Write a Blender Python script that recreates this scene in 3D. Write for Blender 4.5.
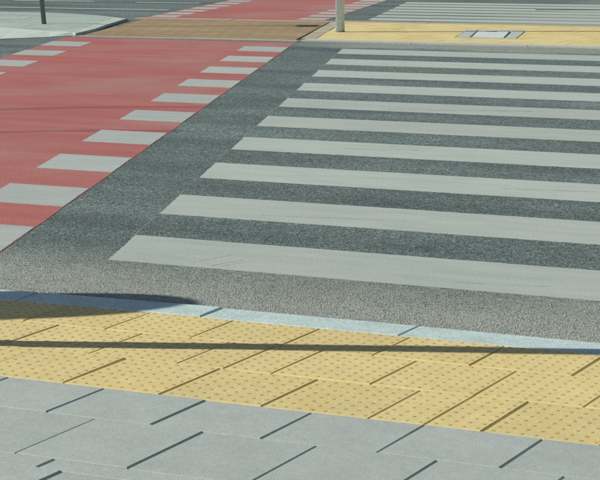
import bpy, bmesh, math, random
from mathutils import Matrix, Vector
random.seed(7)
scene = bpy.context.scene
for o in list(bpy.data.objects): bpy.data.objects.remove(o)
C = scene.collection

# ------------------------------------------------------------------ camera
CAM_Z = 1.2518
F = Vector((-0.45733167, 0.87397534, -0.16436191))
R = Vector((0.88678992, 0.46205218, -0.01055539))
U = Vector((-0.06671863, 0.1505818, 0.98634362))
cd = bpy.data.cameras.new('camera'); cam = bpy.data.objects.new('camera', cd); C.objects.link(cam)
m = Matrix((R, U, -F)).transposed().to_4x4(); m.translation = (0, 0, CAM_Z)
cam.matrix_world = m
cd.sensor_width = 36.0; cd.sensor_fit = 'HORIZONTAL'; cd.lens = 2045.22 / 600 * 36
cd.clip_start = 0.05; cd.clip_end = 2000
scene.camera = cam

# ------------------------------------------------------------------ light
SUN_EL = math.radians(33); SH = Vector((0.934, 0.357))       # shadows fall towards SH
w = bpy.data.worlds.new('World'); scene.world = w; w.use_nodes = True
nt = w.node_tree; nt.nodes.clear()
sky = nt.nodes.new('ShaderNodeTexSky'); sky.sky_type = 'NISHITA'; sky.sun_disc = False
sky.sun_elevation = SUN_EL; sky.sun_rotation = math.atan2(-SH.x, -SH.y) % (2 * math.pi)
bg = nt.nodes.new('ShaderNodeBackground'); bg.inputs[1].default_value = 0.06
ow = nt.nodes.new('ShaderNodeOutputWorld')
nt.links.new(sky.outputs[0], bg.inputs[0]); nt.links.new(bg.outputs[0], ow.inputs[0])
sl = bpy.data.lights.new('sun', 'SUN'); sl.energy = 4.25; sl.angle = math.radians(0.53); sl.color = (1.0, 0.955, 0.87)
sun = bpy.data.objects.new('sun', sl); C.objects.link(sun)
ld = Vector((SH.x * math.cos(SUN_EL), SH.y * math.cos(SUN_EL), -math.sin(SUN_EL)))
sun.rotation_euler = ld.to_track_quat('-Z', 'Y').to_euler(); sun.location = (-6, -3, 8)
scene.view_settings.view_transform = 'Standard'; scene.view_settings.look = 'None'
scene.view_settings.gamma = 1.0; scene.view_settings.exposure = 0.0
scene.view_settings.use_curve_mapping = False

# ------------------------------------------------------------------ materials
def srgb(r, g, b):
    f = lambda c: (c / 255 / 12.92) if c / 255 <= .04045 else ((c / 255 + .055) / 1.055) ** 2.4
    return (f(r), f(g), f(b), 1)
def S(c, k): return (min(c[0]*k,1), min(c[1]*k,1), min(c[2]*k,1), 1)

class G:
    """small node-graph helper"""
    def __init__(s, name, rough=.9):
        s.m = bpy.data.materials.new(name); s.m.use_nodes = True
        s.n = s.m.node_tree.nodes; s.l = s.m.node_tree.links
        s.b = s.n['Principled BSDF']; s.b.inputs['Roughness'].default_value = rough
        s.b.inputs['Specular IOR Level'].default_value = .3
        s.geo = s.n.new('ShaderNodeNewGeometry')
        s.pos = s.geo.outputs['Position']
    def mapping(s, scale, src=None, loc=(0,0,0), rot=0):
        k = s.n.new('ShaderNodeMapping'); k.inputs['Scale'].default_value = scale; k.inputs['Location'].default_value = loc
        k.inputs['Rotation'].default_value = (0, 0, rot)
        s.l.new(src or s.pos, k.inputs[0]); return k.outputs[0]
    def noise(s, scale, detail=3, rough=.6, vec=None, out=0):
        k = s.n.new('ShaderNodeTexNoise'); k.inputs['Scale'].default_value = scale
        k.inputs['Detail'].default_value = detail; k.inputs['Roughness'].default_value = rough
        s.l.new(vec or s.pos, k.inputs['Vector']); return k.outputs[out]
    def vor(s, scale, out='Color', vec=None, feature='F1'):
        k = s.n.new('ShaderNodeTexVoronoi'); k.feature = feature; k.inputs['Scale'].default_value = scale
        s.l.new(vec or s.pos, k.inputs['Vector']); return k.outputs[out]
    def ramp(s, fac, stops):
        k = s.n.new('ShaderNodeValToRGB'); e = k.color_ramp.elements
        e[0].position, e[0].color = stops[0]; e[1].position, e[1].color = stops[-1]
        for p_, c_ in stops[1:-1]:
            q = e.new(p_); q.color = c_
        s.l.new(fac, k.inputs[0]); return k.outputs[0]
    def rng(s, fac, a, b, c, d, clamp=True):
        k = s.n.new('ShaderNodeMapRange'); k.clamp = clamp
        for i, v in enumerate((a, b, c, d)): k.inputs[1 + i].default_value = v
        s.l.new(fac, k.inputs[0]); return k.outputs[0]
    def mix(s, fac, a, b, mode='MIX'):
        k = s.n.new('ShaderNodeMix'); k.data_type = 'RGBA'; k.blend_type = mode
        for idx, v in ((0, fac), (6, a), (7, b)):
            if isinstance(v, (int, float, tuple)): k.inputs[idx].default_value = v
            else: s.l.new(v, k.inputs[idx])
        return k.outputs[2]
    def math(s, op, a, b=None):
        k = s.n.new('ShaderNodeMath'); k.operation = op
        for i, v in enumerate((a, b)):
            if v is None: continue
            if isinstance(v, (int, float)): k.inputs[i].default_value = v
            else: s.l.new(v, k.inputs[i])
        return k.outputs[0]
    def sep(s, v, i):
        k = s.n.new('ShaderNodeSeparateXYZ'); s.l.new(v, k.inputs[0]); return k.outputs[i]
    def rand(s):
        k = s.n.new('ShaderNodeObjectInfo'); return k.outputs['Random']
    def bump(s, h, dist, strength=1):
        k = s.n.new('ShaderNodeBump'); k.inputs['Distance'].default_value = dist; k.inputs['Strength'].default_value = strength
        s.l.new(h, k.inputs['Height']); s.l.new(k.outputs[0], s.b.inputs['Normal'])
    def color(s, c):
        if isinstance(c, tuple): s.b.inputs['Base Color'].default_value = c
        else: s.l.new(c, s.b.inputs['Base Color'])
        return s.m

def grey(v): return (v, v, v, 1)

ASPH = srgb(109, 124, 121)
def asphalt_nodes(g):
    stone = g.sep(g.vor(105), 0)                      # aggregate, one value per chip
    fine = g.noise(260, 2, .7)
    streak = g.noise(1, 3, .55, g.mapping((.22, 1.9, 1)))
    blot = g.noise(1.3, 4, .6)
    v = g.ramp(stone, [(0, grey(.42)), (.35, grey(.75)), (.65, grey(1.0)), (.88, grey(1.3)), (1, grey(1.85))])
    c = g.mix(1.0, ASPH, v, 'MULTIPLY')
    c = g.mix(1.0, c, g.ramp(fine, [(.25, grey(.65)), (.75, grey(1.35))]), 'MULTIPLY')
    c = g.mix(1.0, c, g.ramp(streak, [(.3, (.64, .68, .7, 1)), (.5, grey(.98)), (.7, (1.25, 1.27, 1.22, 1))]), 'MULTIPLY')
    c = g.mix(1.0, c, g.ramp(blot, [(.3, grey(.86)), (.7, grey(1.14))]), 'MULTIPLY')
    return c, stone, fine
def mat_asphalt():
    g = G('asphalt', .92)
    c, stone, fine = asphalt_nodes(g)
    # pale dust gathered in the gutters along the kerbs
    y = g.sep(g.pos, 1)
    wob = g.noise(2.2, 4, .6)
    yw = g.math('ADD', y, g.math('MULTIPLY', g.math('SUBTRACT', wob, .5), .55))
    near = g.rng(yw, 5.6, 6.4, 1, 0)
    far = g.math('MULTIPLY', g.rng(yw, 15.55, 15.75, 0, .8), g.rng(g.sep(g.pos, 0), -8.6, -7.6, 0, 1))
    d = g.math('ADD', near, far)
    dust = g.mix(1.0, srgb(167, 174, 163), g.ramp(stone, [(0, grey(.45)), (.2, grey(.92)), (.8, grey(1.05)), (1, grey(1.25))]), 'MULTIPLY')
    dust = g.mix(1.0, dust, g.ramp(fine, [(.25, grey(.7)), (.75, grey(1.25))]), 'MULTIPLY')
    brown = g.noise(3.5, 3, .6)
    dust = g.mix(g.rng(brown, .5, .75, 0, .5), dust, srgb(158, 156, 143))
    c = g.mix(g.math('MULTIPLY', d, .85), c, dust)
    h = g.math('ADD', g.vor(105, 'Distance'), g.math('MULTIPLY', fine, .5))
    g.bump(h, .004, .45)
    return g.color(c)
def mat_paint(name, col, wear=.5):
    g = G(name, .75)
    base, stone, fine = asphalt_nodes(g)
    n1 = g.noise(1, 4, .65, g.mapping((2.0, 9.0, 1)))
    n2 = g.noise(90, 3, .7)
    n3 = g.noise(1, 5, .7, g.mapping((.9, 3.0, 1), rot=.35))
    c = g.mix(1.0, col, g.ramp(n1, [(.25, (.85, .87, .87, 1)), (.75, (1.08, 1.07, 1.05, 1))]), 'MULTIPLY')
    c = g.mix(1.0, c, g.ramp(n2, [(.3, grey(.94)), (.7, grey(1.05))]), 'MULTIPLY')
    c = g.mix(1.0, c, g.ramp(g.rand(), [(0, grey(.94)), (1, grey(1.04))]), 'MULTIPLY')
    pits = g.math('MULTIPLY', g.rng(n2, .60, .72, 0, 1), g.rng(n3, .42, .7, 0, wear))
    c = g.mix(pits, c, base)
    h = g.math('ADD', g.vor(105, 'Distance'), g.math('MULTIPLY', fine, .5))
    g.bump(h, .003, .16)
    return g.color(c)
def mat_red():
    g = G('red_surfacing', .88)
    base, stone, fine = asphalt_nodes(g)
    streak = g.noise(1, 5, .62, g.mapping((.45, 5.0, 1), rot=-.05))
    blot = g.noise(.8, 4, .62)
    n2 = g.noise(150, 3, .7)
    c = g.ramp(streak, [(.25, srgb(164, 105, 100)), (.48, srgb(180, 107, 101)), (.75, srgb(188, 122, 113))])
    c = g.mix(g.rng(blot, .45, .68, 0, .75), c, srgb(178, 138, 130))
    c = g.mix(1.0, c, g.ramp(n2, [(.3, grey(.8)), (.7, grey(1.16))]), 'MULTIPLY')
    c = g.mix(g.rng(g.vor(120, 'Distance'), .0, .12, .3, 0), c, base)
    h = g.math('ADD', g.vor(105, 'Distance'), g.math('MULTIPLY', fine, .5))
    g.bump(h, .003, .4)
    return g.color(c)
def mat_slab(name, col, var=.07, blotcol=None, grain=240, edge=True):
    g = G(name, .85)
    n1 = g.noise(6, 5, .65); n2 = g.noise(grain, 3, .75); n3 = g.noise(38, 4, .7)
    c = g.mix(1.0, col, g.ramp(g.rand(), [(0, grey(1 - var)), (1, grey(1 + var))]), 'MULTIPLY')
    c = g.mix(1.0, c, g.ramp(n1, [(.28, grey(.93)), (.72, grey(1.06))]), 'MULTIPLY')
    c = g.mix(1.0, c, g.ramp(n3, [(.3, grey(.94)), (.7, grey(1.06))]), 'MULTIPLY')
    c = g.mix(1.0, c, g.ramp(n2, [(.3, grey(.87)), (.7, grey(1.12))]), 'MULTIPLY')
    if blotcol: c = g.mix(g.rng(g.noise(4.5, 4, .7), .5, .75, 0, .6), c, blotcol)
    g.bump(g.math('ADD', n2, g.math('MULTIPLY', n3, 2.0)), .0015, .5)
    return g.color(c)
def mat_granite():
    g = G('kerb_granite', .7)
    sp = g.sep(g.vor(330), 0); n1 = g.noise(9, 4, .6)
    c = g.mix(1.0, srgb(208, 229, 224), g.ramp(sp, [(0, grey(.62)), (.4, grey(.95)), (1, grey(1.12))]), 'MULTIPLY')
    c = g.mix(1.0, c, g.ramp(n1, [(.3, grey(.86)), (.7, grey(1.08))]), 'MULTIPLY')
    g.bump(sp, .001, .5)
    return g.color(c)
def mat_brick():
    g = G('brown_brick', .88)
    k = g.n.new('ShaderNodeTexBrick'); k.inputs['Scale'].default_value = 1
    k.inputs['Brick Width'].default_value = .2; k.inputs['Row Height'].default_value = .1; k.inputs['Mortar Size'].default_value = .006
    k.inputs['Color1'].default_value = srgb(174, 152, 116); k.inputs['Color2'].default_value = srgb(164, 142, 110)
    k.inputs['Mortar'].default_value = srgb(140, 120, 92)
    g.l.new(g.mapping((1, 1, 1), rot=.37), k.inputs['Vector'])
    c = g.mix(1.0, k.outputs[0], g.ramp(g.noise(1, 4, .6, g.mapping((.8, 2.4, 1))), [(.3, grey(.86)), (.7, grey(1.12))]), 'MULTIPLY')
    c = g.mix(1.0, c, g.ramp(g.noise(150, 2, .7), [(.3, grey(.85)), (.7, grey(1.15))]), 'MULTIPLY')
    g.bump(k.outputs['Fac'], -.004)
    return g.color(c)
def mat_plain(name, col, rough=.6, metal=0, n=40, var=.12):
    g = G(name, rough); g.b.inputs['Metallic'].default_value = metal
    c = g.mix(1.0, col, g.ramp(g.noise(n, 4, .65), [(.3, grey(1 - var)), (.7, grey(1 + var))]), 'MULTIPLY')
    return g.color(c)
def mat_film(name, col, scale, lo, hi, amount):
    """thin rubber or chalk film, broken up so that the surface below shows through"""
    g = G(name, .9); g.color(col)
    n = g.noise(1, 4, .7, g.mapping(scale))
    a = g.math('MULTIPLY', g.rng(n, lo, hi, 0, amount), g.rng(g.noise(170, 2, .7), .35, .6, .25, 1))
    g.l.new(a, g.b.inputs['Alpha']); return g.m

M = dict(
    asphalt=mat_asphalt(), white=mat_paint('white_road_paint', srgb(186, 197, 188)),
    dash=mat_paint('dash_road_paint', srgb(184, 193, 186), .6),
    red=mat_red(), slab=mat_slab('grey_slab', srgb(178, 188, 181), .045, srgb(176, 182, 170)),
    yellow=mat_slab('yellow_tactile', srgb(229, 211, 149), .06, srgb(224, 201, 128)),
    dome=mat_slab('yellow_dome', srgb(214, 193, 124), .05),
    granite=mat_granite(), brick=mat_brick(),
    paleslab=mat_slab('pale_paver', srgb(178, 194, 185), .08, srgb(164, 180, 172)),
    apron=mat_slab('pale_apron', srgb(204, 216, 204), .05, srgb(176, 174, 150)),
    islandkerb=mat_slab('dusty_kerb', srgb(186, 180, 158), .05, srgb(172, 158, 130)),
    frontkerb=mat_slab('pale_front_kerb', srgb(202, 206, 190), .05, srgb(186, 182, 160)),
    sand=mat_plain('joint_sand', srgb(58, 50, 34), .95), bed=mat_plain('bedding', srgb(70, 76, 72), .95),
    concrete=mat_slab('plain_concrete', srgb(176, 186, 179), .03),
    steel=mat_plain('galvanised_steel', srgb(198, 220, 246), .35, .1), dark=mat_plain('dark_paint', srgb(104, 120, 116), .5),
    cover=mat_slab('cover_concrete', srgb(214, 226, 222), .02), coverframe=mat_slab('cover_frame', srgb(188, 198, 190), .02),
    signface=mat_plain('sign_face', srgb(60, 110, 180), .4), black=mat_plain('signal_housing', srgb(40, 44, 44), .5),
    tyre=mat_film('tyre_rubber', srgb(74, 62, 62), (1.5, 1.5, 1), .28, .5, .22),
    chalk=mat_film('chalk', srgb(176, 186, 180), (5, 5, 1), .35, .55, .6),
    tar=mat_plain('tar', srgb(52, 48, 42), .8), grit=mat_slab('grit_stone', srgb(190, 190, 176), .25),  # near-black tone for the small dark marks, then the grit
    glassr=mat_plain('red_lens', srgb(90, 22, 18), .25), glassg=mat_plain('green_lens', srgb(16, 70, 50), .25),
)

# ------------------------------------------------------------------ mesh helpers
def link(name, me, mat, parent=None, loc=None):
    o = bpy.data.objects.new(name, me); C.objects.link(o)
    if mat is not None and not me.materials: me.materials.append(mat)
    if parent is not None: o.parent = parent
    if loc is not None: o.location = loc
    return o
def mesh(name, v, f):
    me = bpy.data.meshes.new(name); me.from_pydata([tuple(x) for x in v], [], f); me.update(); return me
def prism(name, poly, z0, z1, mat, parent=None):
    """poly: list of (x,y) or (x,y,ztop) ccw"""
    n = len(poly)
    v = [(p[0], p[1], (p[2] if len(p) > 2 else z1)) for p in poly] + [(p[0], p[1], z0) for p in poly]
    f = [tuple(range(n)), tuple(range(2*n-1, n-1, -1))] + [((i+1) % n, i, n+i, n+(i+1) % n) for i in range(n)]
    return link(name, mesh(name, v, f), mat, parent)
def ccw(poly):
    a = sum(poly[i][0]*poly[(i+1) % len(poly)][1] - poly[(i+1) % len(poly)][0]*poly[i][1] for i in range(len(poly)))
    return poly if a > 0 else poly[::-1]
def rough_edge(poly, step=.035, j=.0011):
    out = []
    for i, a in enumerate(poly):
        b = poly[(i+1) % len(poly)]; L = math.hypot(b[0]-a[0], b[1]-a[1]); n = max(1, int(L/step))
        nx, ny = (b[1]-a[1])/L, -(b[0]-a[0])/L
        for k in range(n):
            t = k/n; d = random.gauss(0, j) if k else 0
            out.append((a[0]+(b[0]-a[0])*t+nx*d, a[1]+(b[1]-a[1])*t+ny*d))
    return out
def clip(poly, region):
    """convex clip (both ccw)"""
    out = poly
    for i in range(len(region)):
        a, b = region[i], region[(i+1) % len(region)]; inp, out = out, []
        s = lambda p: (b[0]-a[0])*(p[1]-a[1]) - (b[1]-a[1])*(p[0]-a[0])
        for k in range(len(inp)):
            p, q = inp[k], inp[(k+1) % len(inp)]; sp, sq = s(p), s(q)
            if sp >= 0: out.append(p)
            if (sp >= 0) != (sq >= 0):
                t = sp/(sp-sq); out.append((p[0]+(q[0]-p[0])*t, p[1]+(q[1]-p[1])*t))
        if len(out) < 3: return []
    return out
def box_bm(bm, x0, x1, y0, y1, z0, z1):
    r = bmesh.ops.create_cube(bm, size=1)
    bmesh.ops.scale(bm, vec=(x1-x0, y1-y0, z1-z0), verts=r['verts'])
    bmesh.ops.translate(bm, vec=((x0+x1)/2, (y0+y1)/2, (z0+z1)/2), verts=r['verts'])
def cyl_bm(bm, r0, r1, z0, z1, seg=24, caps=True):
    r = bmesh.ops.create_cone(bm, cap_ends=caps, segments=seg, radius1=r0, radius2=r1, depth=z1-z0)
    bmesh.ops.translate(bm, vec=(0, 0, (z0+z1)/2), verts=r['verts']); return r['verts']
def done(bm, name, mat, parent=None, loc=None, smooth=False):
    me = bpy.data.meshes.new(name); bm.to_mesh(me); bm.free()
    if smooth:
        for p in me.polygons: p.use_smooth = len(p.vertices) == 4
    return link(name, me, mat, parent, loc)
def struct(o, label=None):
    o['kind'] = 'structure'
    if label: o['label'] = label
    return o
def tag(o, label, cat, group=None):
    o['label'] = label; o['category'] = cat
    if group: o['group'] = group
    return o
def empty(name, loc): 
    o = bpy.data.objects.new(name, None); C.objects.link(o); o.location = loc; o.empty_display_size = .1; return o

# ------------------------------------------------------------------ ground and roads
g = struct(link('ground', mesh('ground', [(-700, -700, -.09), (700, -700, -.09), (700, 700, -.09), (-700, 700, -.09)], [(0, 1, 2, 3)]), M['concrete']))
road = struct(link('road', mesh('road', [(-60, -2.0, 0), (-6.3, 4.85, 0), (-3.9, 5.27, 0), (-3.05, 5.34, 0), (40, 5.37+.25, 0), (120, 5.37+.39, 0), (120, 60, 0), (-120, 60, 0), (-120, -2.0, 0)], [tuple(range(9))]), M['asphalt']), 'dark grey asphalt road')

SK, X0, Y0 = -.398, -3.905, 5.998           # zebra edge: x = X0 + SK*(y-Y0)
zx = lambda y: X0 + SK*(y-Y0)
for k in range(10):
    a, b = Y0+k, Y0+k+.5
    prism('zebra_stripe', rough_edge([(zx(a), a), (zx(a)+4.05, a), (zx(b)+4.05, b), (zx(b), b)]), .0004, .0022, M['white'], road)
# thin setting-out lines: along the zebra edge and across the strip beside it
def strip(name, a, b, wd, z, mat, parent):
    d = Vector((b[0]-a[0], b[1]-a[1])).normalized(); n = Vector((-d.y, d.x))*wd/2
    pts = [(a[0]+n.x, a[1]+n.y), (a[0]-n.x, a[1]-n.y), (b[0]-n.x, b[1]-n.y), (b[0]+n.x, b[1]+n.y)]
    return link(name, mesh(name, [(p[0], p[1], z) for p in ccw(pts)], [(0, 1, 2, 3)]), mat, parent)
for k in range(10): strip('chalk_line', (zx(Y0+k+.5)-.004, Y0+k+.5), (zx(Y0+k+1)-.004, Y0+k+1), .006, .0015, M['chalk'], road)
RSK = -.404
rx = lambda y: -4.315 + RSK*(y-5.88)          # right edge of the red crossing
lx = lambda y: rx(y) - 2.42
for y in (6.5, 7.0, 7.48, 8.5, 9.7, 10.5):
    strip('chalk_line', (rx(y)+.03, y-.01), (zx(y)-.03, y+.012), .005, .0015, M['chalk'], road)

# red cycle crossing
def film(name, poly, z, mat, parent=None): return prism(name, poly, .0004, z, mat, parent)
ya, yb = 5.62, 16.02
red = struct(film('cycle_crossing', rough_edge(ccw([(rx(ya), ya), (rx(yb), yb), (lx(yb), yb), (lx(ya), ya)]), .05, .0015), .0013, M['red']), 'red surfaced cycle crossing')
for k in range(10):
    a, b = Y0+k, Y0+k+.5
    for x_of, s in ((rx, -.004), (lx, .42)):
        e0, e1 = x_of(a)+s, x_of(b)+s
        prism('dash_marking', rough_edge(ccw([(e0, a), (e1, b), (e1-.425, b), (e0-.425, a)])), .0014, .0024, M['dash'], red)
def curve_strip(name, pts, wd, z, mat, parent):
    v, f = [], []
    for i, (x, y) in enumerate(pts):
        p, q = pts[max(i-1, 0)], pts[min(i+1, len(pts)-1)]
        d = Vector((q[0]-p[0], q[1]-p[1])).normalized(); n = Vector((-d.y, d.x))*wd/2
        v += [(x+n.x, y+n.y, z), (x-n.x, y-n.y, z)]
    f = [(2*i, 2*i+1, 2*i+3, 2*i+2) for i in range(len(pts)-1)]
    return link(name, mesh(name, v, f), mat, parent)
def bez(p, n=24):
    return [tuple((1-t)**2*p[0][i] + 2*t*(1-t)*p[1][i] + t*t*p[2][i] for i in (0, 1)) for t in (k/n for k in range(n+1))]
for p, wd in (([(-8.9, 8.6), (-7.35, 10.62), (-6.25, 10.80)], .13), ([(-8.3, 7.7), (-6.75, 9.42), (-5.75, 9.60)], .12)):
    curve_strip('tyre_mark', bez(p), wd, .0018, M['tyre'], red)

# ------------------------------------------------------------------ near pavement, laid at +20 mm
K = .9936; PZ = .008; TH = .0098                # plan scale of the raised paving, its height and its angle
NU = Vector((math.cos(TH), math.sin(TH))); NV = Vector((-math.sin(TH), math.cos(TH)))
def UV(u, v): p = NU*u*K + NV*v*K; return (p.x, p.y)
def quad(u0, u1, v0, v1): return [UV(u0, v0), UV(u1, v0), UV(u1, v1), UV(u0, v1)]
pav = struct(prism('pavement', quad(-60, 40, -30, 5.31), -.09, -.03, M['sand']), 'pavement of yellow tactile tiles and grey slabs')
for nm, q in (('paving_field', [UV(-60, -30), UV(-6.2, -30), UV(-6.2, 4.99), UV(-60, -1.47)]), ('paving_field', quad(1.3, 40, -30, 5.30)), ('paving_field', quad(-6.195, 1.295, -30, 2.78))):
    prism(nm, q, -.029, PZ-.001, M['concrete'], pav)
kerb = struct(prism('kerb', quad(-60, 40, 5.312, 5.448), -.085, -.04, M['bed']), 'pale granite kerb flush with the road')

def slab_mesh(name, wu, wv, th, bev, domes=None, seed=0):
    rnd = random.Random(seed)
    bm = bmesh.new(); hu, hv = wu/2, wv/2
    ring = lambda i, z: [(-hu+i, -hv+i, z), (hu-i, -hv+i, z), (hu-i, hv-i, z), (-hu+i, hv-i, z)]
    r = [[bm.verts.new(p) for p in q] for q in (ring(0, -th), ring(0, -bev), ring(bev, 0))]
    for a, b in ((0, 1), (1, 2)):
        for i in range(4): bm.faces.new((r[a][i], r[a][(i+1) % 4], r[b][(i+1) % 4], r[b][i]))
    bm.faces.new(r[2])
    if domes:
        n, rad, ht = domes; seg = 9
        for i in range(n[0]):
            for j in range(n[1]):
                cx, cy = -hu + (i+.5)*wu/n[0], -hv + (j+.5)*wv/n[1]
                k = rnd.uniform(.9, 1.05)
                rings = [[bm.verts.new((cx+rr*k*math.cos(a*2*math.pi/seg), cy+rr*k*math.sin(a*2*math.pi/seg), z)) for a in range(seg)]
                         for rr, z in ((rad, 0.0001), (rad*.62, ht*.85*k))]
                top = bm.verts.new((cx, cy, ht*k))
                for a in range(seg):
                    f = bm.faces.new((rings[0][a], rings[0][(a+1) % seg], rings[1][(a+1) % seg], rings[1][a])); f.material_index = 1
                    f = bm.faces.new((rings[1][a], rings[1][(a+1) % seg], top)); f.material_index = 1
    me = bpy.data.meshes.new(name); bm.to_mesh(me); bm.free(); return me
cache = {}
def lay(name, u0, u1, v0, v1, parent, mats, domes=None, gu=.0037, gv=.0022, th=.037, origin=UV, z=PZ, ang=TH, sc=K, jit=1.0):
    key = (name, round(u1-u0, 3), round(v1-v0, 3), domes, sc, random.randrange(2))
    if key not in cache:
        me = slab_mesh(name, (u1-u0)*sc-gu, (v1-v0)*sc-gv, th, .003, domes, len(cache))
        for mm in mats: me.materials.append(mm)
        cache[key] = me
    x, y = origin((u0+u1)/2, (v0+v1)/2)
    o = link(name, cache[key], None, parent, (x, y, z + random.uniform(-.0012, .0012)*jit))
    o.rotation_euler = (random.gauss(0, .0022)*jit, random.gauss(0, .0022)*jit, ang + random.gauss(0, .0028)*jit)
    return o
def row(name, start, pitch, n, v0, v1, mats, domes=None, halves=(), loose=(), **kw):
    for a_, b_ in ((-6.195, start-.002), (start+n*pitch+.002, 1.295)):      # cut pieces at the two ends of the row
        if b_-a_ > .01: prism('edge_slab', quad(a_, b_, v0+.001, (min(v1, 5.0) if a_ < -5 else v1)-.001), -.029, PZ-.001, mats[0], pav)
    for i in range(n):
        u0, u1 = start+i*pitch, start+(i+1)*pitch
        if domes and any(abs(h-i) < .1 for h in halves):
            um = (u0+u1)/2
            lay(name, u0, um, v0, v1, pav, mats, (domes[0], domes[1], domes[2]), **kw) if False else None
            d2 = ((domes[0][0]//2, domes[0][1]), domes[1], domes[2])
            lay(name, u0, um, v0, v1, pav, mats, d2, **kw); lay(name, um, u1, v0, v1, pav, mats, d2, **kw)
        else:
            o = lay(name, u0, u1, v0, v1, pav, mats, domes, **kw)
            if i in loose: o.rotation_euler.z += .016; o.location.x -= .004
YM = [M['yellow'], M['dome']]; DM = ((8, 8), .0084, .0014)
# joints at u = -2.64+.2915k, -2.50+..., -2.36+...
row('tactile_tile', -2.640-.2915*12, .2915, 25, 5.030, 5.298, YM, ((8, 7), .0084, .0014))
row('tactile_tile', -2.503-.2925*12, .2925, 25, 4.722, 5.030, YM, DM, halves=(11,))
row('tactile_tile', -2.360-.2960*12, .2960, 25, 4.396, 4.722, YM, DM, halves=(13,), loose=(9, 15))
row('paving_slab', -2.517-.3020*12, .3020, 25, 4.121, 4.396, [M['slab']], gu=.0037, th=.037)
row('paving_slab', -2.367-.3030*12, .3030, 25, 3.770, 4.121, [M['slab']], gu=.0037, th=.037)
row('filler_slab', -2.555-.4040*9, .4040, 18, 3.690, 3.768, [M['slab']], gu=.007, th=.037, jit=1.6)
row('paving_slab', -2.485-.3030*12, .3030, 25, 3.400, 3.690, [M['slab']], gu=.0037, th=.037, jit=1.3)
row('paving_slab', -2.367-.3030*12, .3030, 25, 3.110, 3.400, [M['slab']], gu=.0037, th=.037)
row('paving_slab', -2.735-.3030*11, .3030, 25, 2.785, 3.110, [M['slab']], gu=.0037, th=.037)
# kerb stones
for i in range(0, 8):
    u0 = -3.055 + .664*i
    lay('kerb_stone', u0, u0+.664, 5.304 - .004*i, 5.452 - .004*i, kerb, [M['granite']], gu=.005, gv=.0, th=.1, jit=.8)
# towards the left the kerb swings gently towards the near side
pu, pv, an = -3.055, 5.378, 0.0
for i in range(40):
    an = min(an + .042, .12); c_, s_ = math.cos(an), math.sin(an)
    mu, mv = pu - .332*c_, pv - .332*s_
    o = lay('kerb_stone', mu-.332, mu+.332, mv-.074, mv+.074, kerb, [M['granite']], gu=.004, gv=.0, th=.1, jit=.5, ang=TH+an)
    o.location.z = PZ + .0025
    pu, pv = pu - .664*c_, pv - .664*s_

# ------------------------------------------------------------------ island
IZ = .010
isl = struct(prism('island', ccw([(-8.50, 16.27), (30, 16.75), (30, 19.2), (-9.43, 18.80)]), -.05, -.004, M['sand']), 'traffic island paved in yellow tactile tiles')
ISK = -.36
T2 = math.radians(0.6)
def IUV(u, v): return (-8.45 + u, 16.36 + v + u*math.tan(T2))
edge_l = [(-8.40, 16.34), (-9.36, 18.86)]
IY = ccw([(-8.402, 16.379), (-2.0, 16.440), (-2.0, 18.895), (-9.302, 18.797)])
hole = [(-7.30, 16.98), (-6.70, 16.98), (-7.03, 18.07), (-7.63, 18.07)]     # chamber cover stands here, skewed
tw = .30
def inside(p, poly):
    return all((poly[(i+1) % 4][0]-poly[i][0])*(p[1]-poly[i][1]) - (poly[(i+1) % 4][1]-poly[i][1])*(p[0]-poly[i][0]) >= 0 for i in range(4))
def slab_poly(name, poly, z, th, mat, parent):
    return prism(name, poly, z-th, z, mat, parent)
def minus_band(poly, hole):
    """pieces of a convex poly outside a convex hole"""
    out, rest = [], poly
    for i in range(4):
        a, b = hole[i], hole[(i+1) % 4]
        d = Vector((b[0]-a[0], b[1]-a[1])); big = 50
        n = Vector((d.y, -d.x)).normalized(); d.normalize()
        A = Vector(a); half_out = [tuple(A-d*big), tuple(A-d*big+n*big), tuple(A+d*big+n*big), tuple(A+d*big)]
        o_ = clip(rest, ccw(half_out))
        if o_: out.append(o_)
        half_in = [tuple(A-d*big), tuple(A-d*big-n*big), tuple(A+d*big-n*big), tuple(A+d*big)]
        rest = clip(rest, ccw(half_in))
        if not rest: break
    return out
def area(p): return abs(sum(p[i][0]*p[(i+1) % len(p)][1]-p[(i+1) % len(p)][0]*p[i][1] for i in range(len(p))))/2
for j in range(9):
    for i in range(-6, 23):
        off = .15 if j % 2 else 0
        u0 = i*tw + off; v0 = j*.2955 - .02
        q = [(IUV(a, b)) for a, b in ((u0+.0025, v0+.001), (u0+tw-.0025, v0+.001), (u0+tw-.0025, v0+.2945), (u0+.0025, v0+.2945))]
        q = clip(q, IY)
        if not q or area(q) < .0008: continue
        for piece in (minus_band(q, hole) if len(clip(q, hole)) >= 3 else [q]):
            if area(piece) < .0008: continue
            z = IZ + random.uniform(-.001, .001)
            slab_poly('tactile_tile', piece, z, .022, M['yellow'], isl)
# kerb stones round the island: front, back and the oblique end
def kerb_run(name, a, b, wd, z0, z1, mat, parent, L=1.0, gap=.006):
    A, B = Vector(a), Vector(b); d = (B-A); n = max(1, round(d.length/L)); d.normalize(); s = (B-A).length/n
    nv = Vector((-d.y, d.x))*wd
    for i in range(n):
        p, q = A+d*(s*i+gap/2), A+d*(s*(i+1)-gap/2)
        prism(name, ccw([tuple(p), tuple(q), tuple(q+nv), tuple(p+nv)]), z0, z1+random.uniform(-.002, .002), mat, parent)
kerb_run('kerb_stone', (-8.46, 16.22), (-2.0, 16.28), .155, -.05, .013, M['frontkerb'], isl)
kerb_run('kerb_stone', (-9.46, 18.80), (-2.0, 18.90), .15, -.05, .012, M['islandkerb'], isl)
kerb_run('kerb_stone', (-8.40, 16.385), (-9.30, 18.78), .13, -.05, .012, M['islandkerb'], isl, .85)

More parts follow.
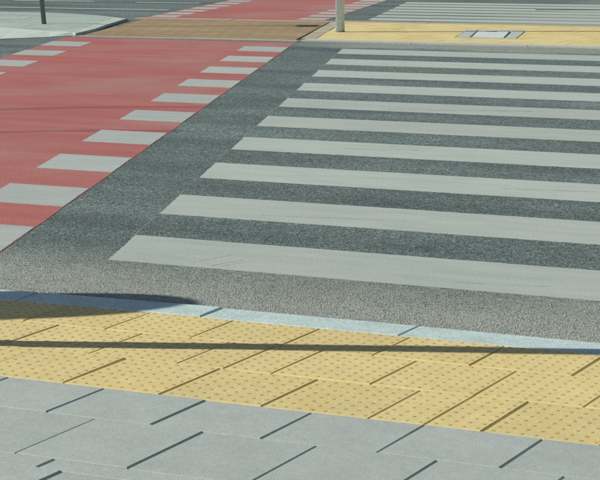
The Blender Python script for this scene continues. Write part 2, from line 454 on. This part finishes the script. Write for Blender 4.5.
# brown brick cycle link across the island
brown = struct(prism('cycle_path', ccw([(-10.80, 16.27), (-8.54, 16.27), (-9.47, 18.80), (-11.62, 18.72)]), -.05, .008, M['brick']), 'brown brick cycle path across the island')
kerb_run('kerb_stone', (-10.84, 16.135), (-8.47, 16.17), .10, -.05, .006, M['islandkerb'], brown, 1.2)
kerb_run('kerb_stone', (-11.78, 18.73), (-9.47, 18.81), .14, -.05, .009, M['islandkerb'], brown, 1.15)
prism('tar_patch', ccw([(-8.62, 16.50), (-8.54, 16.46), (-8.66, 16.86), (-8.71, 16.92), (-8.70, 16.76)]), .0078, .0105, M['tar'], brown)  # thin dark patch laid beside the oblique kerb

# pale paved corner to the left of the cycle path
LZ = .034
back_o = [(-16.5, 18.95), (-14.6, 19.16), (-13.89, 19.22), (-13.37, 19.23), (-12.8, 19.10), (-12.29, 18.86), (-11.69, 18.45)]
back_i = [(-16.2, 18.20), (-14.1, 18.40), (-13.33, 18.46), (-12.78, 18.46), (-12.42, 18.45), (-12.10, 18.40), (-11.80, 18.33)]
side = [(-11.69, 18.45), (-11.38, 17.62), (-11.05, 16.83), (-10.83, 16.16)]
front_b = [(-10.83, 16.16), (-10.95, 15.92), (-11.25, 15.54), (-11.70, 15.05), (-12.6, 14.3), (-14, 13.4)]
front_t = [(-10.90, 16.24), (-11.18, 16.25), (-11.70, 16.45), (-12.25, 16.75), (-13.3, 17.1), (-15.5, 17.6)]
corner = struct(prism('corner_pavement', ccw(back_i + [(-11.49, 17.60), (-11.16, 16.82), (-10.94, 16.28)] + front_t[1:]), -.05, .018, M['bed']), 'pale grey paved corner of the island')
reg = ccw(back_i + [(-11.49, 17.60), (-11.16, 16.82), (-10.94, 16.28)] + front_t[1:])
# convex-ish region: clip against its hull
def hull(pts):
    pts = sorted(set(pts)); lo, up = [], []
    cr = lambda o, a, b: (a[0]-o[0])*(b[1]-o[1])-(a[1]-o[1])*(b[0]-o[0])
    for p in pts:
        while len(lo) > 1 and cr(lo[-2], lo[-1], p) <= 0: lo.pop()
        lo.append(p)
    for p in reversed(pts):
        while len(up) > 1 and cr(up[-2], up[-1], p) <= 0: up.pop()
        up.append(p)
    return lo[:-1]+up[:-1]
H = hull([(x, y - (.03 if y > 18.2 else 0)) for x, y in reg]); ca, sa = math.cos(.36), math.sin(.36)
for i in range(-16, 16):
    for j in range(-16, 16):
        u0, v0 = i*.35 + (.175 if j % 2 else 0), j*.35
        q = [(-13 + ca*a + -sa*b, 17.4 + sa*a + ca*b) for a, b in ((u0+.0015, v0+.001), (u0+.3485, v0+.001), (u0+.3485, v0+.349), (u0+.0015, v0+.349))]
        q = clip(q, H)
        if q and area(q) > .002: slab_poly('paving_slab', q, LZ + random.uniform(-.001, .001), .02, M['paleslab'], corner)
def band(name, A, B, za, zb, z0, mat, parent):
    for i in range(len(A)-1):
        p = [(*A[i], za), (*A[i+1], za), (*B[i+1], zb), (*B[i], zb)]
        if sum(p[k][0]*p[(k+1) % 4][1]-p[(k+1) % 4][0]*p[k][1] for k in range(4)) < 0: p = p[::-1]
        # small gap between neighbours
        prism(name, p, z0, None, mat, parent)
band('kerb_stone', back_o, back_i, .022, .034, -.05, M['paleslab'], corner)
inner_side = [(-11.80, 18.34), (-11.49, 17.60), (-11.15, 16.81), (-10.93, 16.24)]
band('kerb_stone', [(-11.69, 18.44), (-11.37, 17.62), (-11.04, 16.83), (-10.83, 16.17)], inner_side, .026, .034, -.05, M['apron'], corner)
band('apron_stone', front_b, front_t, .006, .036, -.05, M['apron'], corner)

# ------------------------------------------------------------------ beyond the island
fzx = lambda y: -9.32 - .33*(y-19.45)
for k in range(7):
    a = 19.30 + k*.525
    prism('zebra_stripe', ccw([(fzx(a), a), (fzx(a)+6.5, a+.02), (fzx(a+.36)+6.5, a+.38), (fzx(a+.36), a+.36)]), .0004, .0022, M['white'], road)
frr = lambda y: -9.68 - .29*(y-19.1); frl = lambda y: -11.86 - .27*(y-19.1)
ya, yb = 19.0, 25
red2 = struct(film('cycle_crossing', ccw([(frr(ya), ya), (frr(yb), yb), (frl(yb), yb), (frl(ya), ya)]), .0013, M['red']), 'red surfaced cycle crossing beyond the island')
for k in range(11):
    a = 19.15 + k*.525
    for e, s in ((frr, -.002), (frl, .36)):
        prism('dash_marking', ccw([(e(a)+s, a), (e(a+.3)+s, a+.3), (e(a+.3)+s-.33, a+.3), (e(a)+s-.33, a)]), .0014, .0024, M['dash'], red2)
prism('lane_line', [(-40, 20.20), (-12.35, 20.36), (-12.38, 20.46), (-40, 20.30)], .0004, .0022, M['white'], road)
for x0, x1 in ((-19, -17.2), (-15.55, -14.35), (-13.7, -12.8)):
    prism('lane_line', [(x0, 21.80), (x1, 21.84), (x1-.01, 21.94), (x0-.01, 21.90)], .0004, .0022, M['white'], road)

# ------------------------------------------------------------------ chamber cover
cov = empty('chamber_cover', (-7.16, 17.5, 0)); tag(cov, 'pale rectangular chamber cover in a grey frame among yellow tactile tiles', 'chamber cover')
def rel(o, poly): return [(p[0]-o.location.x, p[1]-o.location.y) for p in poly]
ho = [(-7.288, 16.99), (-6.712, 16.99), (-7.040, 18.06), (-7.618, 18.06)]
hi = [(-7.185, 17.05), (-6.835, 17.05), (-7.140, 18.00), (-7.500, 18.00)]
for i in range(4):
    j = (i+1) % 4
    prism('frame_bar', rel(cov, ccw([ho[i], ho[j], hi[j], hi[i]])), -.03, .0125, M['coverframe'], cov)
lidp = [(-7.165, 17.07), (-6.865, 17.07), (-7.165, 17.98), (-7.475, 17.98)]
lid = prism('lid', rel(cov, lidp), -.03, .012, M['cover'], cov)
prism('lid_bed', rel(cov, hi), -.035, -.015, M['bed'], cov)
prism('lifting_slot', rel(cov, [(-7.33, 17.80), (-7.22, 17.80), (-7.24, 17.86), (-7.35, 17.86)]), .0115, .0135, M['tar'], lid)

# ------------------------------------------------------------------ posts and signs
def tube(name, r, z0, z1, mat, parent, seg=28, r1=None):
    bm = bmesh.new(); cyl_bm(bm, r, r1 or r, z0, z1, seg); return done(bm, name, mat, parent, smooth=True)
def disc(name, r, th, z, mat, parent, face, off=0, seg=32):
    bm = bmesh.new(); vs = cyl_bm(bm, r, r, -th/2, th/2, seg)
    bmesh.ops.rotate(bm, cent=(0, 0, 0), matrix=Matrix.Rotation(math.pi/2, 3, 'X'), verts=bm.verts)
    bmesh.ops.rotate(bm, cent=(0, 0, 0), matrix=Matrix.Rotation(face, 3, 'Z'), verts=bm.verts)
    o = Vector((math.sin(face), -math.cos(face), 0))*off
    bmesh.ops.translate(bm, vec=(o.x, o.y, z), verts=bm.verts)
    return done(bm, name, mat, parent)
def boxpart(name, sx, sy, sz, c, mat, parent, rz=0):
    bm = bmesh.new(); box_bm(bm, -sx/2, sx/2, -sy/2, sy/2, -sz/2, sz/2)
    bmesh.ops.bevel(bm, geom=bm.edges[:], offset=min(sx, sy, sz)*.12, segments=1, affect='EDGES')
    bmesh.ops.rotate(bm, cent=(0, 0, 0), matrix=Matrix.Rotation(rz, 3, 'Z'), verts=bm.verts)
    bmesh.ops.translate(bm, vec=c, verts=bm.verts); return done(bm, name, mat, parent)
def signal(name, loc, r, h, label, group=None, head=True):
    o = empty(name, loc); tag(o, label, 'pole', group)
    p = tube('pole', r, -.02, h, M['steel'], o)
    tube('cap', r*1.08, h-.002, h+.025, M['steel'], o, r1=r*.7)
    tube('collar', r*1.13, -.004, .006, M['dark'], o)
    if head:
        hd = boxpart('signal_head', .24, .16, .62, (0, -.14, h-.36), M['black'], o)
        for zz, mm in ((h-.21, M['glassr']), (h-.51, M['glassg'])):
            disc('lens', .09, .02, zz, mm, hd, 0, .225)
    return o
signal('signal_pole', (-8.632, 17.36, IZ), .042, 3.0, 'round pale grey metal pole standing in the yellow tactile tiles of the island')
lp = empty('sign_post', (-11.90, 17.21, LZ)); tag(lp, 'thin dark post leaning slightly on the pale paved corner', 'post')
tube('pole', .024, -.02, 1.93, M['dark'], lp); tube('cap', .0255, 1.929, 1.95, M['dark'], lp)
boxpart('plate', .30, .012, .15, (0, -.032, 1.80), M['dark'], lp, -1.55)
lp.rotation_euler = (0, math.radians(-4), math.radians(27))
# two posts on the near pavement, left of the view: their shadows cross the tactile tiles
signal('signal_pole', (-3.872, 4.50, PZ), .041, 2.9, 'grey metal pole on the near pavement, whose thin shadow crosses the yellow tiles')
rs = empty('road_sign', (-5.765, 4.40, PZ)); tag(rs, 'round sign on a short post on the near pavement, left of the tiles', 'road sign')
tube('pole', .03, -.02, 1.72, M['steel'], rs); tube('cap', .0315, 1.719, 1.735, M['steel'], rs)
disc('sign_plate', .325, .012, 1.41, M['signface'], rs, math.radians(70), .045)

# ------------------------------------------------------------------ stone chips standing proud of the asphalt
import numpy as np
rg = np.random.default_rng(3)
def chips(name, n, yr, mat, parent):
    y = yr[0] + (yr[1]-yr[0])*rg.random(n*3)**1.5; x = -.8*y + (rg.random(n*3)*1.0 - .0)*(.62*y)   # the fan of road in view
    kerb_y = 5.452*K + TH*x + .006 - .075*np.clip(-3.1-x, 0, 9)
    fr = (y - Y0) % 1.0
    in_stripe = (y > Y0) & (fr < .505) & (x > X0 + SK*(y-Y0) - .004)
    in_red = x < -4.315 + RSK*(y-5.88) + .006
    ok = (y > kerb_y) & ~in_stripe & ~in_red
    x, y = x[ok][:n], y[ok][:n]; n = len(x)
    r = rg.uniform(.0011, .0032, n); h = rg.uniform(.0004, .0019, n)*np.where(rg.random(n) < .08, 1.5, 1); a0 = rg.random(n)*6.28
    V = np.zeros((n, 9, 3)); 
    for i in range(4):
        a = a0 + i*math.pi/2 + rg.uniform(-.4, .4, n)
        V[:, i, 0] = x + r*1.15*np.cos(a); V[:, i, 1] = y + r*1.15*np.sin(a); V[:, i, 2] = -.0005
        V[:, 4+i, 0] = x + r*.72*np.cos(a); V[:, 4+i, 1] = y + r*.72*np.sin(a); V[:, 4+i, 2] = h*rg.uniform(.7, 1.1, n)
    V = V[:, :8]
    base = (np.arange(n)*8)[:, None, None]
    q = np.array([[4, 5, 6, 7]] + [[i, (i+1) % 4, 4+(i+1) % 4, 4+i] for i in range(4)])[None]
    Fq = (base + q).reshape(-1, 4)
    me = bpy.data.meshes.new(name); me.vertices.add(n*8); me.vertices.foreach_set('co', V.reshape(-1).astype(np.float32))
    me.loops.add(Fq.size); me.loops.foreach_set('vertex_index', Fq.reshape(-1).astype(np.int32))
    me.polygons.add(len(Fq)); me.polygons.foreach_set('loop_start', (np.arange(len(Fq))*4).astype(np.int32))
    me.update(calc_edges=True); me.validate()
    o = link(name, me, mat, parent); o['kind'] = 'stuff'; return o
def mat_chip():
    g = G('stone_chip', .85)
    y = g.sep(g.pos, 1)
    yw = g.math('ADD', y, g.math('MULTIPLY', g.math('SUBTRACT', g.noise(2.2, 4, .6), .5), .55))
    near = g.rng(yw, 5.6, 6.4, 1, 0)
    rnd = g.geo.outputs['Random Per Island']
    cool = g.ramp(rnd, [(0, srgb(66, 76, 76)), (.35, srgb(102, 118, 115)), (.9, srgb(122, 138, 133)), (1, srgb(170, 180, 174))])
    warm = g.ramp(rnd, [(0, srgb(120, 122, 112)), (.1, srgb(160, 166, 155)), (.9, srgb(172, 179, 167)), (1, srgb(206, 206, 192))])
    return g.color(g.mix(near, cool, warm))
chips('stone_chips', 85000, (5.3, 11.5), mat_chip(), road)
# plain dark strip laid over the far crossing stripes
strip('sealed_crack', (-8.3, 21.60), (-6.6, 22.02), .10, .0042, M['tar'], road)

# scratches on the nearest stripe, scuffs on others
M['scuff'] = mat_film('scuff', srgb(112, 120, 116), (14, 14, 1), .38, .6, .7)
for a, b, wd in (((-3.60, 6.07), (-3.55, 6.25), .006), ((-3.51, 6.04), (-3.46, 6.18), .007), ((-3.47, 6.05), (-3.42, 6.2), .004), ((-2.62, 6.1), (-2.3, 6.16), .005),
                 ((-3.9, 7.12), (-3.4, 7.2), .006), ((-3.3, 8.2), (-2.7, 8.31), .01), ((-4.7, 9.2), (-4.2, 9.32), .012), ((-5.2, 11.1), (-4.3, 11.3), .02)):
    strip('scuff_mark', a, b, wd, .0026, M['scuff'], road)
# loose grit swept against the kerb
def grit(n):
    bm = bmesh.new()
    for i in range(n):
        t = .5*random.random(); x = -3.1 + 1.6*random.random()
        y = 5.452*K + TH*x + .01 + random.expovariate(9)*.8 if t < .7 else 4.45 + .9*random.random()
        z = 0.0 if t < .7 else PZ
        r = random.uniform(.0014, .0036)
        v = bmesh.ops.create_icosphere(bm, subdivisions=1, radius=r)['verts']
        for q in v: q.co *= random.uniform(.75, 1.2)
        bmesh.ops.scale(bm, vec=(1, random.uniform(.7, 1.1), .6), verts=v)
        bmesh.ops.translate(bm, vec=(x, y, z + r*.35), verts=v)
    o = done(bm, 'loose_grit', M['grit'], road); o['kind'] = 'stuff'
grit(260)
